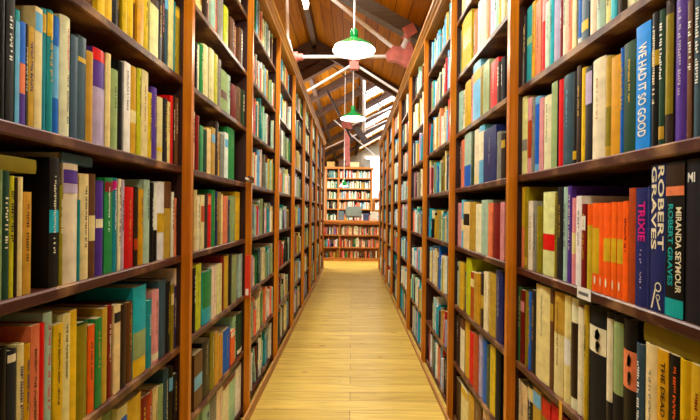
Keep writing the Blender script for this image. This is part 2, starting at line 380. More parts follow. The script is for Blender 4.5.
# ------------------------------------------------------------------ bookcases
DEP = .27
ORD = ['first', 'second', 'third', 'fourth', 'fifth', 'sixth', 'seventh', 'eighth', 'ninth']
def bookcase_bay(w, heights, side):
    t = empty('bookcase')
    h = BAY / 2; xb = -(w if False else 0)
    # local: x=0 is the post front, -x into the case, y along the aisle, mirrored by turning the case round
    for s in (-1, 1):
        ya, yb = sorted((s * h, s * (h - POST)))
        MB().box((-SETB, ya, .0), (0, yb, TOP - .05)).build('post', M['post'], t)
        MB().box((-SETB - DEP, ya, .0), (-SETB - .0002, yb, TOP - .05)).build('side_panel', M['dark'], t)
    MB().box((-SETB - DEP - .01, -h, 0), (-SETB - DEP, h, TOP)).build('back_panel', M['dark'], t)
    for z in heights:
        e = .004
        yy = h - POST
        m_ = MB()
        x0, x1, z0, z1 = -SETB - DEP + .001, -SETB, z - .028, z
        ring = [(x0, z0), (x1 - e, z0), (x1, z0 + e), (x1, z1 - e), (x1 - e, z1), (x0, z1)]
        n = len(ring)
        m_.add([(a, -yy, b) for a, b in ring] + [(a, yy, b) for a, b in ring], [tuple(range(n)), tuple(reversed(range(n, 2 * n)))] + [((i + 1) % n, i, n + i, n + (i + 1) % n) for i in range(n)])
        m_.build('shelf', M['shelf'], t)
    m_ = MB(); ring = [(-SETB - DEP, TOP - .05), (.0, TOP - .05), (.004, TOP - .03), (.018, TOP - .022), (.02, TOP - .008), (.034, TOP), (.034, TOP + .02), (-SETB - DEP, TOP + .02)]
    n = len(ring)
    m_.add([(a, -h, b) for a, b in ring] + [(a, h, b) for a, b in ring], [tuple(range(n)), tuple(reversed(range(n, 2 * n)))] + [((i + 1) % n, i, n + i, n + (i + 1) % n) for i in range(n)])
    m_.build('cornice', M['cornice'], t)
    MB().box((-SETB + .002, -h, 0), (.006, h, max(heights[0] - .029, .004) if heights[0] > .05 else .03)).build('plinth', M['plinth'], t) if False else \
        MB().box((.0005, -h, 0), (.012, h, heights[0])).build('plinth', M['plinth'], t)
    return t
cases = {}
for side, w, hs in (('L', WL, SL), ('R', WR, SR)):
    proto = bookcase_bay(w, hs, side)
    for i in range(NB):
        o = proto if i == 0 else copy_tree(proto)
        y = Y0 + BAY * (i + .5)
        o.location = (-w if side == 'L' else w, y, 0); o.rotation_euler = (0, 0, 0 if side == 'L' else PI)
        if side == 'L': lab = 'tall dark bookcase directly facing the orange paperbacks, cut by the picture edge' if i == 0 else '%s tall bookcase along the aisle, in the row facing the orange paperbacks' % ORD[i]
        else: lab = 'tall dark bookcase holding the orange paperbacks, cut by the picture edge' if i == 0 else '%s tall bookcase along the aisle, in the row that holds the orange paperbacks' % ORD[i]
        if i == NB - 1: lab = lab.replace('ninth', 'ninth and last')
        tag(o, lab, 'bookcase', 'tall bookcases lining the aisle')
        cases[side, i] = o

# ------------------------------------------------------------------ books
def arc(t, b, n=6):              # spine outline, x bulge against y
    return [(-b + b * (1 - (2 * (k / n - .5)) ** 2), (k / n - .5) * t) for k in range(n + 1)]
def bulge(t, hard): return min(.22 * t, .006) if hard else min(.06 * t, .0015)
def cover_mb(t, H, D, hard):
    b = bulge(t, hard); wl = min(.0026, t * .2) if hard else min(.0008, t * .1)
    o = [(-D, -t / 2)]
    if hard: o += [(-b - .012, -t / 2), (-b - .008, -t / 2 + .0012), (-b - .004, -t / 2 + .0004)]
    o += arc(t, b)
    if hard: o += [(-b - .004, t / 2 - .0004), (-b - .008, t / 2 - .0012), (-b - .012, t / 2)]
    o += [(-D, t / 2)]
    i = []
    for (x, y) in o:
        yy = max(-t / 2 + wl, min(t / 2 - wl, y)); xx = x - wl * 1.2 if x > -D + .001 else x
        i.append((xx, yy))
    n = len(o); m = MB()
    V = [(x, y, 0) for x, y in o] + [(x, y, H) for x, y in o] + [(x, y, 0) for x, y in i] + [(x, y, H) for x, y in i]
    Fs = []
    for k in range(n - 1):
        Fs += [(k, k + 1, n + k + 1, n + k), (2 * n + k + 1, 2 * n + k, 3 * n + k, 3 * n + k + 1), (n + k, n + k + 1, 3 * n + k + 1, 3 * n + k), (k + 1, k, 2 * n + k, 2 * n + k + 1)]
    for k, r in ((0, 1), (n - 1, 0)):
        f = (k, n + k, 3 * n + k, 2 * n + k); Fs.append(f if r else tuple(reversed(f)))
    return m.add(V, Fs), wl
def patch(m, t, b, y0, y1, z0, z1, off=.0005, col=None):      # panel lying on the spine, y0..y1 as -.5...5 of the thickness
    n = 4 if (y1 - y0) > .5 else 2
    X = lambda s: -b + b * (1 - (2 * s) ** 2) + off
    for k in range(n):
        a, c = y0 + (y1 - y0) * k / n, y0 + (y1 - y0) * (k + 1) / n
        m.face([(X(a), a * t, z0), (X(c), c * t, z0), (X(c), c * t, z1), (X(a), a * t, z1)], col)
def marks(m, t, b, H, z0, z1, y0, y1, rng, col=None, off=.0007):   # a line of small letter strokes down the spine
    z = z1
    hgt = min((y1 - y0) * t, .0062)
    mid = (y0 + y1) / 2; y0, y1 = mid - hgt / t / 2, mid + hgt / t / 2
    while z > z0 + .004:
        w = hgt * rng.uniform(.5, .9)
        if rng.random() < .16: z -= w; continue
        w *= .8
        k = rng.random()
        patch(m, t, b, y0 + (y1 - y0) * (.35 if k < .3 else 0), y1 - (y1 - y0) * (.3 if k > .8 else 0), z - w, z, off, col)
        z -= w + hgt * .34
_txt = {}
def text_mb(s):
    if s not in _txt:
        cu = bpy.data.curves.new('lettering', 'FONT'); cu.body = s; cu.size = 1; cu.resolution_u = 3; cu.offset = .022
        ob = bpy.data.objects.new('lettering', cu); C.objects.link(ob)
        bpy.context.view_layer.update()
        me = ob.evaluated_get(bpy.context.evaluated_depsgraph_get()).to_mesh()
        vs = [tuple(v.co) for v in me.vertices]; fs = [tuple(p.vertices) for p in me.polygons]
        ob.to_mesh_clear(); bpy.data.objects.remove(ob)
        x0 = min(v[0] for v in vs); x1 = max(v[0] for v in vs); y0 = min(v[1] for v in vs); y1 = max(v[1] for v in vs)
        _txt[s] = ([((v[0] - x0) / (x1 - x0), (v[1] - y0) / (y1 - y0)) for v in vs], fs)
    return _txt[s]
def put_text(m, s, t, b, y0, y1, z0, z1, off=.0009):
    vs, fs = text_mb(s)
    out = []
    for a, c in vs:
        yy = y0 + (y1 - y0) * c
        out.append((-b + b * (1 - (2 * yy) ** 2) + off, yy * t, z1 - (z1 - z0) * a))
    m.add(out, fs)
def put_text_flat(m, s, t, y0, y1, z0, z1, off=.0009):      # upright lettering across the spine
    vs, fs = text_mb(s)
    m.add([(off, (y0 + (y1 - y0) * a) * t, z0 + (z1 - z0) * c) for a, c in vs], fs)

DARK = {'black', 'charcoal', 'navy', 'purple', 'dark-green', 'maroon', 'umber', 'brown', 'teal', 'slate', 'blue', 'green', 'red', 'rust', 'bright-blue', 'turquoise', 'olive'}
def contrast(c, rng):
    return rng.choice(['gold', 'gold', 'white', 'ivory']) if c in DARK else rng.choice(['black', 'umber', 'maroon', 'navy', 'charcoal'])

# rows read off the photograph: x0 x1 top colour [|extra...] ; x grows along the picture
ROWS = {}
ROWS['L', 0, 5] = (5, 35, """88 97 -30 brown;97 104 -14 yellow;104 113 -14 yellow|M black;113 119.5 -8 black;119.5 122.5 -6 umber;124 128.5 -8 yellow;128.5 134 -6 yellow;134 137 -4 brown;137 143.5 -6 mustard;
143.5 149.5 -6 yellow;150 158.5 -2 cream|L umber .86 1;158.5 162 -4 charcoal;162 165.5 -3 umber|M pink;165.5 168.5 -4 slate;168.5 173.5 -3 cream;173.5 176 2 teal;176 181 8 olive|L gold .84 .96""")
ROWS['L', 0, 4] = (4, 75, """0 6 -8 black;6 14.5 -2 charcoal|M white;15 19.5 10 teal|L sky-blue 0 .9;19.5 25.5 22 blue|L salmon .3 .6|L purple 0 .3;25.5 29 24 black|M ivory;29 35 27 tan;35 42.5 8 cream;42.5 47.3 9 teal;47.3 53.5 11 teal|L yellow .78 .98|M gold;
53.5 61 17 blue|L sky-blue .3 .75;61 71.5 17 ivory|M2 red black|N white book with red over black lettering down its spine;71.5 78.5 36 slate;78.5 87 37 slate|L gold .75 .8;87 94.5 52 tan;94.8 107 50 purple|L red .87 1|L lilac 0 .6|N mottled purple book with a red top to its spine;107 112 54 cream;112 120 70 sage;
120 124.5 62 black;124.5 131 63 white;131 138.5 67 mustard|L cream .35 .5;138.5 142.5 69 lime;142.5 149 71 cream;149 153.5 93 yellow;153.5 159 88 purple;159.5 165 98 cream|L yellow .15 .22;165 168 99 charcoal;168 171 102 cream;171 174 96 red;174 176 96 black;176 179.5 98 brown""")
ROWS['L', 0, 3] = (3, 215, """0 2 170 sage;2 10.5 171 dark-green;10.5 15.5 176 lime;15.5 18 178 umber;18 23 177 cream;23.5 31.5 192 tan|M brown;GAP 50 59.5 158 black|L aqua .42 .6|M ivory|N big black book with a pale blue patch low on its spine;60.5 64 185 olive;
64.5 79 164 ivory|L purple .83 .95|L lilac .75 .83|N wide cream hardback with a purple block near the top of its spine;79 81 200 teal;81 90.5 174 cream;90.5 97 174 brown;97.5 105 181 purple|L ivory .5 .6;105 113 178 green|L maroon .85 .96|M white;113 118.5 178 teal|L magenta .87 .97|M white;118.5 121.5 179 ivory;121.5 125.5 180 lilac;125.5 135.5 187 red;135.5 139.5 187 umber|L rust .2 .35;139.5 145 189 mustard;
145 151 180 mint|M dark-green;151 154.5 183 black;154.5 158.5 183 white|L black .0 .4;158.5 165.5 182 white;165.5 172.5 182 tan|L brown .65 1;172.5 174.5 192 white;174.5 176.5 198 salmon""")
ROWS['L', 0, 2] = (2, 350, """0 9 348 black;9 18 350 charcoal|L ivory .9 .97;18 25 344 cream;25 31 344 mustard;31 40 325 salmon;40 45 323 red;45 54 312 mint|M red;54 63 324 yellow|M black|N yellow book with heavy black lettering down its spine;63 70.5 314 cream|M umber;70.5 77.5 310 yellow;77.5 89 322 dark-green|L olive 0 .98;89 95.5 325 orange|M umber;95.5 102 318 green;102 107 308 tan;
107 114 305 maroon;114 120.5 305 cream|L charcoal .8 .92;120.5 128 304 umber;128 134 302 brown;134 147 286 aqua|L yellow .0 .2|L sage .2 .5|N pale blue book with yellow flowers on its spine, next to blue ones;147 152.5 300 teal|M white;152.5 159.5 290 pink;159.5 167 280 slate;167 170.5 282 black;170.5 173.5 284 olive;173.5 176 286 navy;176 180.5 268 ivory""")
ROWS['L', 0, 1] = (1, 450, """96 108 418 cream;108 118 412 sage;118 128 405 cream;128 142 396 gold;142 147.5 398 maroon;147.5 153.5 393 rust;153.5 158.5 388 cream;158.5 164 386 sage;164 169.5 368 slate;169.5 173.5 366 black;173.5 180 372 charcoal|L gold .8 .95|M gold""")
ROWS['R', 0, 5] = (5, 25, """515 517.5 24 dark-green;517.5 521.5 27 grey;521.5 525 27 grey;525 526.8 16 charcoal;526.8 532 7 teal|L sage .5 .6;532 535 2 mustard;535 540.5 1 salmon|M black;540.5 545 0 pink|L red 0 .7;545 549.5 2 mint;549.5 552.5 -4 aqua;552.5 559.5 -6 lilac;559.5 562 -6 maroon;562 567.5 -8 ivory;567.5 572.5 -8 salmon;572.5 576.5 -8 cream;
576.5 581 -8 blue;581 588 -10 slate|L yellow .2 .4;588 595 -12 ivory;595 603.5 -14 mint;603.5 611 -20 cream;611 617 -20 aqua;617 621 -20 umber;621 632 -24 ivory;632 640 -24 sage""")
ROWS['R', 0, 4] = (4, 120, """515 526 99 cream|L grey .3 .45;526 531 98 pink|L rust .2 .7;531 534 98 grey;534 539 97 sky-blue|L blue .1 .9;539 543 98 pink;543 551 96 ivory;551 557 82 charcoal|L sage .0 1;557 561.5 80 red;561.5 572 75 slate|M sky-blue|N wide dark blue-green book beside the slim red one;572 576 72 black;576 580 66 umber|M gold;580 584.5 68 yellow;584.5 591 67 charcoal|L lilac .6 .95;591 603.5 59 ivory|M tan;
603.5 610.5 57 tan|L olive .1 .5;610.5 619.5 56 mustard;619.5 623.5 48 blue;623.5 635 42 dark-green|M gold;635 649.5 24 bright-blue|W WE~HAD~IT~SO~GOOD white -.3 .28 .1 .86|N bright blue book with large white capitals down its spine;649.5 657.5 13 black|M ivory|L gold .6 .72;657.5 663.5 10 dark-green;663.5 671.5 0 umber|L olive .2 .9;672 686 -8 purple|M lilac|N thick purple book next to a leaning blue-green one;687 692 0 brown;692 702 -8 slate""")
ROWS['R', 0, 3] = (3, 235, """514.5 517.5 203 olive;517.5 521 208 white;521 524.5 187 salmon|L gold .5 1;524.5 528 187 olive;528 532.5 201 ivory;532.5 535.5 201 grey;535.5 541 206 olive;541 553.5 192 cream|L red .3 .5;553.5 556.5 193 olive|M black;556.5 561.5 187 charcoal|M gold;561.5 567 187 mint;567 570.5 186 purple;570.5 576 198 pink;576 581.5 196 white;581.5 585.5 204 maroon;585.5 592 204 gold|L orange .75 1;
592 599 203 orange|L gold .2 .72|O;599 603.5 203 orange|O;603.5 610.5 203 orange|L gold .36 .62|O;610.5 616 202 orange|L gold .36 .62|O;616 622.5 202 orange|L gold .36 .62|O;622.5 627.5 201 orange;628 635 188 rust|N tall rust-orange book at the end of the orange paperbacks;635 647.5 188 navy|W TRIXIE magenta -.25 .3 .55 .9|M lilac|N navy book with large magenta capitals on its spine;647.5 650.5 186 navy;
650.5 665.5 164 blue|L navy 0 1|W ROBERT ivory .05 .42 .42 1|W GRAVES ivory -.42 -.05 .42 1|S|N tall blue book with big cream capitals and a looping white emblem;665.5 684.5 160 black|L turquoise .0 .12|L salmon .78 .98|L umber .84 .98|W MIRANDA~SEYMOUR ivory .12 .4 .16 .72|W ROBERT~GRAVES turquoise -.3 -.02 .2 .74|N tall black book with a portrait, cream capitals and turquoise foot;684.5 703 155 charcoal|H MI|N thick charcoal book at the picture edge, beside the black portrait spine""")
ROWS['R', 0, 2] = (2, 350, """512 517.5 286 cream;517.5 519.5 287 green;519.5 523.5 290 maroon|L pink .7 .85;523.5 527 291 olive;527 531 292 blue;531 534.5 290 charcoal|M gold;534.5 549 285 cream|M grey;549 552.5 288 brown;552.5 562.5 292 tan|L cream .0 .6|M brown;562.5 569 288 cream;569 576 295 ivory|L umber .1 .78|N ivory book with a tall dark panel down its spine;576 583.5 307 salmon|L ivory 0 1;583.5 587 305 gold;587 604.5 305 black|L ivory .62 .84|B|N black hardback with a white animal picture, nearest the pale books;
604.5 611 306 charcoal|L ivory .3 .95;611 621.5 307 black|L sage .4 .95;621.5 635.5 309 black|L salmon .5 .78|B|N black book with a face picture on its spine;635.5 643 344 slate;643 657.5 340 cream|M grey|L pink .0 .3;657.5 668.5 346 mustard|W THE~DEAD umber -.1 .28 .52 .93|M rust|N mustard book with dark title capitals under the flat grey book;668.5 678.5 348 black|M2 orange orange;678.5 691 350 yellow;691 703 348 gold""")
ROWS['R', 0, 1] = (1, 405, """512 515 378 red;515 519 378 ivory;519 526 384 cream|M umber;526 533 384 black;533 541 389 tan;541 549.5 400 red|L olive .6 .8;549.5 562 404 red;562 575 410 maroon""")
ROWS['L', 1, 6] = (6, 20, """195 201 -40 cream;201 204.5 -30 tan;204.5 207.5 -20 umber;207.5 212 -24 orange;212 216.5 -14 mint;216.5 219 -8 orange;219 224 -4 grey|M umber;225 229.5 8 lime;229.5 231.5 18 umber;231.5 236 20 brown;236 239.5 26 rust;239.5 243 30 brown""")
ROWS['L', 1, 5] = (5, 85, """195 197 44 black;197 200 45 ivory;200 204 45 green;204 209 46 cream;209 210.2 47 charcoal;210.2 215 50 cream;215 219 55 lime;219 221.5 60 grey;221.5 228.5 72 sage|L brown .3 .5;228.5 231.5 76 mint;232.5 237.5 86 maroon;237.5 242 88 brown;242 246 91 dark-green""")
ROWS['L', 1, 4] = (4, 150, """195 197 112 ivory;197 200 116 maroon;200 203.5 126 green;203.5 208 130 dark-green;208 212 129 cream;212 215.5 128 tan;215.5 219 122 umber;219 221.5 132 gold;221.5 225 135 grey;225 228.5 133 white;228.5 235.5 129 green""")
ROWS['L', 1, 3] = (3, 215, """195 197.5 190 cream;197.5 201 196 ivory;201 204.5 195 cream|L rust .5 .8;204.5 209 194 umber;209 212.5 194 red;212.5 216 190 green;216 217.8 191 navy;217.8 221 192 olive;221 224 194 cream;224 228 196 salmon;228 230 200 slate;230 236 196 sage;236 240 192 yellow""")
ROWS['L', 1, 2] = (2, 285, """194 196 268 black;196 201.5 264 lime;201.5 203.5 270 umber;203.5 212.5 271 aqua|L green .3 1;212.5 217 266 ivory;217 222 264 cream;222 224.5 256 maroon;224.5 229 256 gold;229 232.5 254 black;232.5 237.5 255 sage;237.5 239.5 258 navy;239.5 244 254 mint""")
ROWS['L', 1, 1] = (1, 340, """195 203 352 brown;203 211 340 black;211 215.5 331 olive;215.5 219 332 gold;219 224 334 tan;224 231 329 blue;231 235 330 orange;235 238 316 mint;238 244 312 dark-green""")
ROWS['L', 1, 0] = (0, 395, """196 204 412 sage;204 211 404 mint;211 217.5 396 grey;217.5 223 388 ivory;223 229 382 ivory|L maroon .9 1;229 236 374 mint|L maroon .9 1;236 242 366 white;242 246.5 363 mint""")
ROWS['R', 1, 6] = (6, 25, """456 461 33 sage;461 470.5 17 gold|L mustard .4 .7;470.5 473.5 20 slate;473.5 477 11 salmon;477 481 2 mint;481 485 -4 ivory;485 489 -8 salmon;489 494 -14 lilac;494 498 -16 mint;498 501 -18 gold;501 504 -20 ivory""")
ROWS['R', 1, 5] = (5, 80, """457.5 461.5 93 mint;461.5 464.5 90 ivory;464.5 470 82 gold;470 472 76 pink;472 479.5 62 sky-blue;479.5 483 66 olive;483 489 62 sage;489 497 61 red;497 500 62 umber;500 503.5 58 charcoal""")
ROWS['R', 1, 4] = (4, 150, """456 459.5 142 umber;459.5 461.5 142 pink;461.5 464.5 140 salmon;464.5 471 132 mint|L blue .0 .4;471 473.5 132 dark-green;473.5 478 130 ivory;478 483.5 126 sky-blue|L ivory .4 .9;483.5 496 128 navy;496 500 132 grey;500 504 134 umber""")
ROWS['R', 1, 3] = (3, 215, """457 460.5 203 pink;460.5 463.5 200 sky-blue;463.5 469.5 202 cream|L black .5 .75;469.5 474.5 202 tan;474.5 481.5 204 ivory|M olive;481.5 488 200 mint;488 492 203 salmon;492 500 203 maroon;500 504 202 pink""")
ROWS['R', 1, 2] = (2, 280, """456 458.5 262 mint;458.5 463 262 gold;463 465 272 navy;465 470.5 258 lime;470.5 474 272 rust;474 477 273 tan;477 480 273 mustard;480 484 273 umber;484 488 272 ivory;488 495 273 tan;495 502 270 navy""")
ROWS['R', 1, 1] = (1, 340, """451.5 455.5 313 turquoise;455.5 459.5 315 umber;459.5 464 318 brown|L ivory 0 .8;464 468.5 321 gold;468.5 473.5 332 red;473.5 478 334 rust;478 481.5 330 lilac;481.5 486.5 330 blue;486.5 490 346 dark-green;490 495 346 yellow;495 500 350 black""")
ROWS['R', 1, 0] = (0, 390, """449 452.5 376 ivory;452.5 456 382 black;456 461 380 umber;461 468 388 cream;468 474 394 gold;474 481 402 brown;481 488 408 ivory;488 496 412 charcoal""")

def yb_hi(d): return d['yb'] < .885
books = []      # dicts: side, bay, row, y (world centre), t, H, D, colour, extras
def shelves(side): return SL if side == 'L' else SR
def wall(side): return WL if side == 'L' else WR
for (side, bay, _r), (s, ymid, txt) in ROWS.items():
    plane = wall(side) + SETB + .010
    items = [e.strip().split('|') for e in txt.replace('\n', '').split(';')]
    y_lo, y_hi = Y0 + BAY * bay + POST + .001, Y0 + BAY * (bay + 1) - POST - .001
    base = shelves(side)[s]
    row = []
    for it in items:
        w = it[0].split()
        if w[0] == 'GAP': w = w[1:]
        x0, x1, yt, col = float(w[0]), float(w[1]), float(w[2]), w[3]
        us = [abs(x - 352 + ROLL * (ymid - 211)) for x in (x0, x1)]
        ya, yb = sorted(F * plane / u for u in us)
        yc = (ya + yb) / 2
        v = (yt - 211) - ROLL * ((x0 + x1) / 2 - 352)
        H = EYE - v * yc / F - base
        row.append(dict(side=side, bay=bay, s=s, ya=ya, yb=yb, H=H, col=col, ex=it[1:], near=True))
    row.sort(key=lambda d: d['ya'])
    prev = y_lo
    top = (shelves(side) + [TOP - .02])[s + 1] - .034
    for d in row:
        d['ya'] = max(d['ya'], prev + .0006); d['yb'] = min(d['yb'], y_hi)
        if d['yb'] - d['ya'] < .004: continue
        prev = d['yb']
        if side == 'R' and bay == 0 and s == 2 and yb_hi(d): d['H'] = min(d['H'], .29)
        d['H'] = max(.15, min(d['H'], top - base - .006))
        books.append(d)
# every other row: filled at random, colours weighted as the photograph shows
NEARC = 'cream ivory tan yellow mustard black charcoal brown umber olive navy slate teal dark-green maroon red white grey'.split()
FARL = 'white white white mint sky-blue cream ivory ivory white mint cream sage sage sage mint grey grey tan brown umber olive white ivory slate dark-green green gold rust salmon black teal sky-blue maroon red lilac yellow'.split()
FARR = 'white white white sky-blue aqua ivory white ivory white mint cream sky-blue white mint mint sky-blue lilac cream cream gold tan grey sage teal aqua blue pink salmon red maroon slate navy black olive umber'.split()
done = {(a, b, c) for a, b, c in ROWS}
rng = random.Random(21)
for side in 'LR':
    for bay in range(NB):
        for s in range(8):
            if (side, bay, s) in done or (bay == 0 and s in (0,)): continue
            base = shelves(side)[s]; top = (shelves(side) + [TOP - .02])[s + 1] - .034; op = top - base
            y, y_hi = Y0 + BAY * bay + POST + .003, Y0 + BAY * (bay + 1) - POST - .003
            y_end = y_hi - (rng.uniform(.0, .22) if rng.random() < .45 else 0)
            hm = rng.uniform(.19, .25); tm = rng.uniform(.016, .028)
            if s == 0: hm += .03
            last = None; gap = 0
            while True:
                t = max(.007, rng.gauss(tm, .008))
                if y + t > y_end: break
                col = rng.choice(NEARC if bay == 0 else FARL if side == 'L' else FARR)
                if last and rng.random() < .12: col = last
                last = col
                H = max(.15, min(op - .008, rng.gauss(hm, .025)))
                books.append(dict(side=side, bay=bay, s=s, ya=y, yb=y + t, H=H, col=col, ex=[], near=False, lean=math.asin(min(.3, gap * .85 / H)) if gap else 0))
                y += t + .0007; gap = 0
                if rng.random() < .03: gap = rng.uniform(.015, .07); y += gap + .004
# how large each shows in the photograph
for d in books:
    p = wall(d['side']) + SETB + .01
    x = [F * p / y for y in (d['ya'], d['yb'])]
    z0 = shelves(d['side'])[d['s']]; yc = (d['ya'] + d['yb']) / 2
    vy = sorted(211 - (z - EYE) * F / yc for z in (z0, z0 + d['H']))
    sgn = -1 if d['side'] == 'L' else 1
    xs_ = sorted(352 + sgn * q_ for q_ in x)
    w_ = max(0, min(700, xs_[1]) - max(0, xs_[0])); h_ = max(0, min(420, vy[1]) - max(0, vy[0]))
    d['area'] = w_ * h_
books.sort(key=lambda d: -d['area'])
NIND = 300
ind = [d for d in books[:NIND] if d['area'] > 0]
rest = books[len(ind):]
print('books', len(books), 'individual', len(ind), 'smallest area', ind[-1]['area'])

# neighbours for labels
rows = {}
for d in books: rows.setdefault((d['side'], d['bay'], d['s']), []).append(d)
for r in rows.values():
    r.sort(key=lambda d: d['ya'])
    for i, d in enumerate(r):
        d['prev'] = r[i - 1] if i else None; d['next'] = r[i + 1] if i + 1 < len(r) else None; d['n'] = len(r) - i
NEARROW = {5: 'topmost row in view', 4: 'second row down', 3: 'third row down', 2: 'fourth row down', 1: 'lowest row in view'}
def nth(n): return '%d%s' % (n, 'th' if 10 < n % 100 < 14 else {1: 'st', 2: 'nd', 3: 'rd'}.get(n % 10, 'th'))
UPROW = ['bottom row', 'second row up', 'third row up', 'fourth row up', 'fifth row up', 'sixth row up', 'seventh row up', 'top row']
def place_words(d):
    row = NEARROW.get(d['s'], UPROW[d['s']]) if d['bay'] == 0 else UPROW[d['s']]
    if d['bay'] == 0: case = 'case facing orange paperbacks' if d['side'] == 'L' else 'case with orange paperbacks'
    else: case = '%s case %s' % (ORD[d['bay']], 'facing orange-paperback side' if d['side'] == 'L' else 'on orange-paperback side')
    return row, case
def make_label(d, mode):
    t, H = d['yb'] - d['ya'], d['H']
    size = 'thick ' if t > .034 else 'slim ' if t < .013 else 'tall ' if H > .262 else 'short ' if H < .19 else ''
    row, case = place_words(d)
    if mode == 0 and d['prev'] and d['next']:
        return '%s%s book between %s and %s ones, %s, %s' % (size, d['col'], d['next']['col'], d['prev']['col'], row, case)
    if d['n'] == 1: return '%s%s book against the farther post, %s, %s' % (size, d['col'], row, case)
    return '%s%s book, %s from the farther post, %s, %s' % (size, d['col'], nth(d['n']), row, case)
from collections import Counter
cnt = Counter(make_label(d, 0) for d in ind)
for d in ind:
    d['label'] = make_label(d, 0 if cnt[make_label(d, 0)] == 1 else 1)

def decorate(d, t, H, hard, rr):
    """spine panels and lettering: list of (part name, colour, MB)"""
    b = bulge(t, hard); out = []
    ex = d['ex']; lay = .0005
    if not ex and t > .009:
        k = rr.random()
        if k < .62: ex = ['M %s' % contrast(d['col'], rr)]
        if .6 < k < .8:
            a = rr.choice([(.68, .86), (.04, .14), (.8, .96), (.35, .6)])
            ex = list(ex) + ['L %s %.2f %.2f' % (rr.choice(['cream', 'gold', 'ivory', 'white', 'tan', 'salmon', 'sky-blue']), *a)]
    for e in ex:
        w = e.split()
        if w[0] == 'L':
            m = MB(); patch(m, t, b, -.485, .485, float(w[2]) * H + .0008, float(w[3]) * H - .0008, lay); lay += .00025
            out.append(('spine_panel', w[1], m))
    for e in ex:
        w = e.split()
        if w[0] == 'M':
            m = MB(); z1 = H * rr.uniform(.78, .92); z0 = H * rr.uniform(.25, .5)
            if any(x[0] == 'W' for x in ex): z0, z1 = .14 * H, .48 * H
            hh = rr.uniform(.16, .3)
            if len(ex) > 1 and any(x[0] == 'W' for x in ex): marks(m, t, b, H, z0, z1, -.42 if 'THE~DEAD' in ''.join(ex) else -.1, -.2 if 'THE~DEAD' in ''.join(ex) else .06, rr, off=lay + .0003)
            else: marks(m, t, b, H, z0, z1, -hh, hh, rr, off=lay + .0003)
            out.append(('title_lettering', w[1], m))
        elif w[0] == 'M2':
            for col, z0, z1 in ((w[1], .55, .92), (w[2], .1, .52)):
                m = MB(); marks(m, t, b, H, z0 * H, z1 * H, -.05, .34, rr, off=lay + .0003); out.append(('title_lettering', col, m))
        elif w[0] == 'W':
            m = MB(); put_text(m, w[1].replace('~', ' '), t, b, float(w[3]), float(w[4]), float(w[5]) * H, float(w[6]) * H - .004, lay + .0004); out.append(('title_lettering', w[2], m))
        elif w[0] == 'H':
            m = MB(); put_text_flat(m, w[1], t, -.34, .05, .86 * H, .92 * H, lay + .0004); out.append(('title_lettering', 'white', m))
        elif w[0] == 'O':             # small white oval near the foot of the orange paperbacks
            m = MB(); pts = [(lay + .0006, math.sin(2 * PI * k / 14) * .13 * t, .13 * H + math.cos(2 * PI * k / 14) * .012) for k in range(14)]; m.face(pts[::-1] if False else pts); out.append(('emblem', 'ivory', m))
        elif w[0] == 'S':             # looping emblem
            m = MB()
            for cy, cz, r_ in ((.12, .17, .22), (.12, .1, .14)):
                for k in range(16):
                    a, c = 2 * PI * k / 16, 2 * PI * (k + 1) / 16
                    q0 = lambda an, rr_: (lay + .0006, cy * t + math.cos(an) * rr_ * t, cz * H + math.sin(an) * rr_ * t * 1.2)
                    m.face([q0(a, r_), q0(c, r_), q0(c, r_ * .72), q0(a, r_ * .72)])
            m.face([(lay + .0006, -.36 * t, .02 * H), (lay + .0006, -.26 * t, .02 * H), (lay + .0006, .0 * t, .16 * H), (lay + .0006, -.1 * t, .16 * H)])
            m.face([(lay + .0006, .2 * t, .02 * H), (lay + .0006, .32 * t, .02 * H), (lay + .0006, .06 * t, .1 * H), (lay + .0006, -.02 * t, .1 * H)])
            out.append(('emblem', 'ivory', m))
        elif w[0] == 'B':             # dark blot of a printed picture on the pale panel
            m = MB(); rq = random.Random(5)
            for k in range(5):
                cy, cz = rq.uniform(-.2, .2), rq.uniform(.66, .8) if 'ivory' in ''.join(ex) else rq.uniform(.55, .74)
                pts = [(lay + .0004, (cy + math.sin(2 * PI * j / 9) * .14 * rq.uniform(.6, 1.2)) * t, cz * H + math.cos(2 * PI * j / 9) * .012 * rq.uniform(.6, 1.4)) for j in range(9)]
                m.face(pts)
            out.append(('spine_picture', 'black', m))
    return out

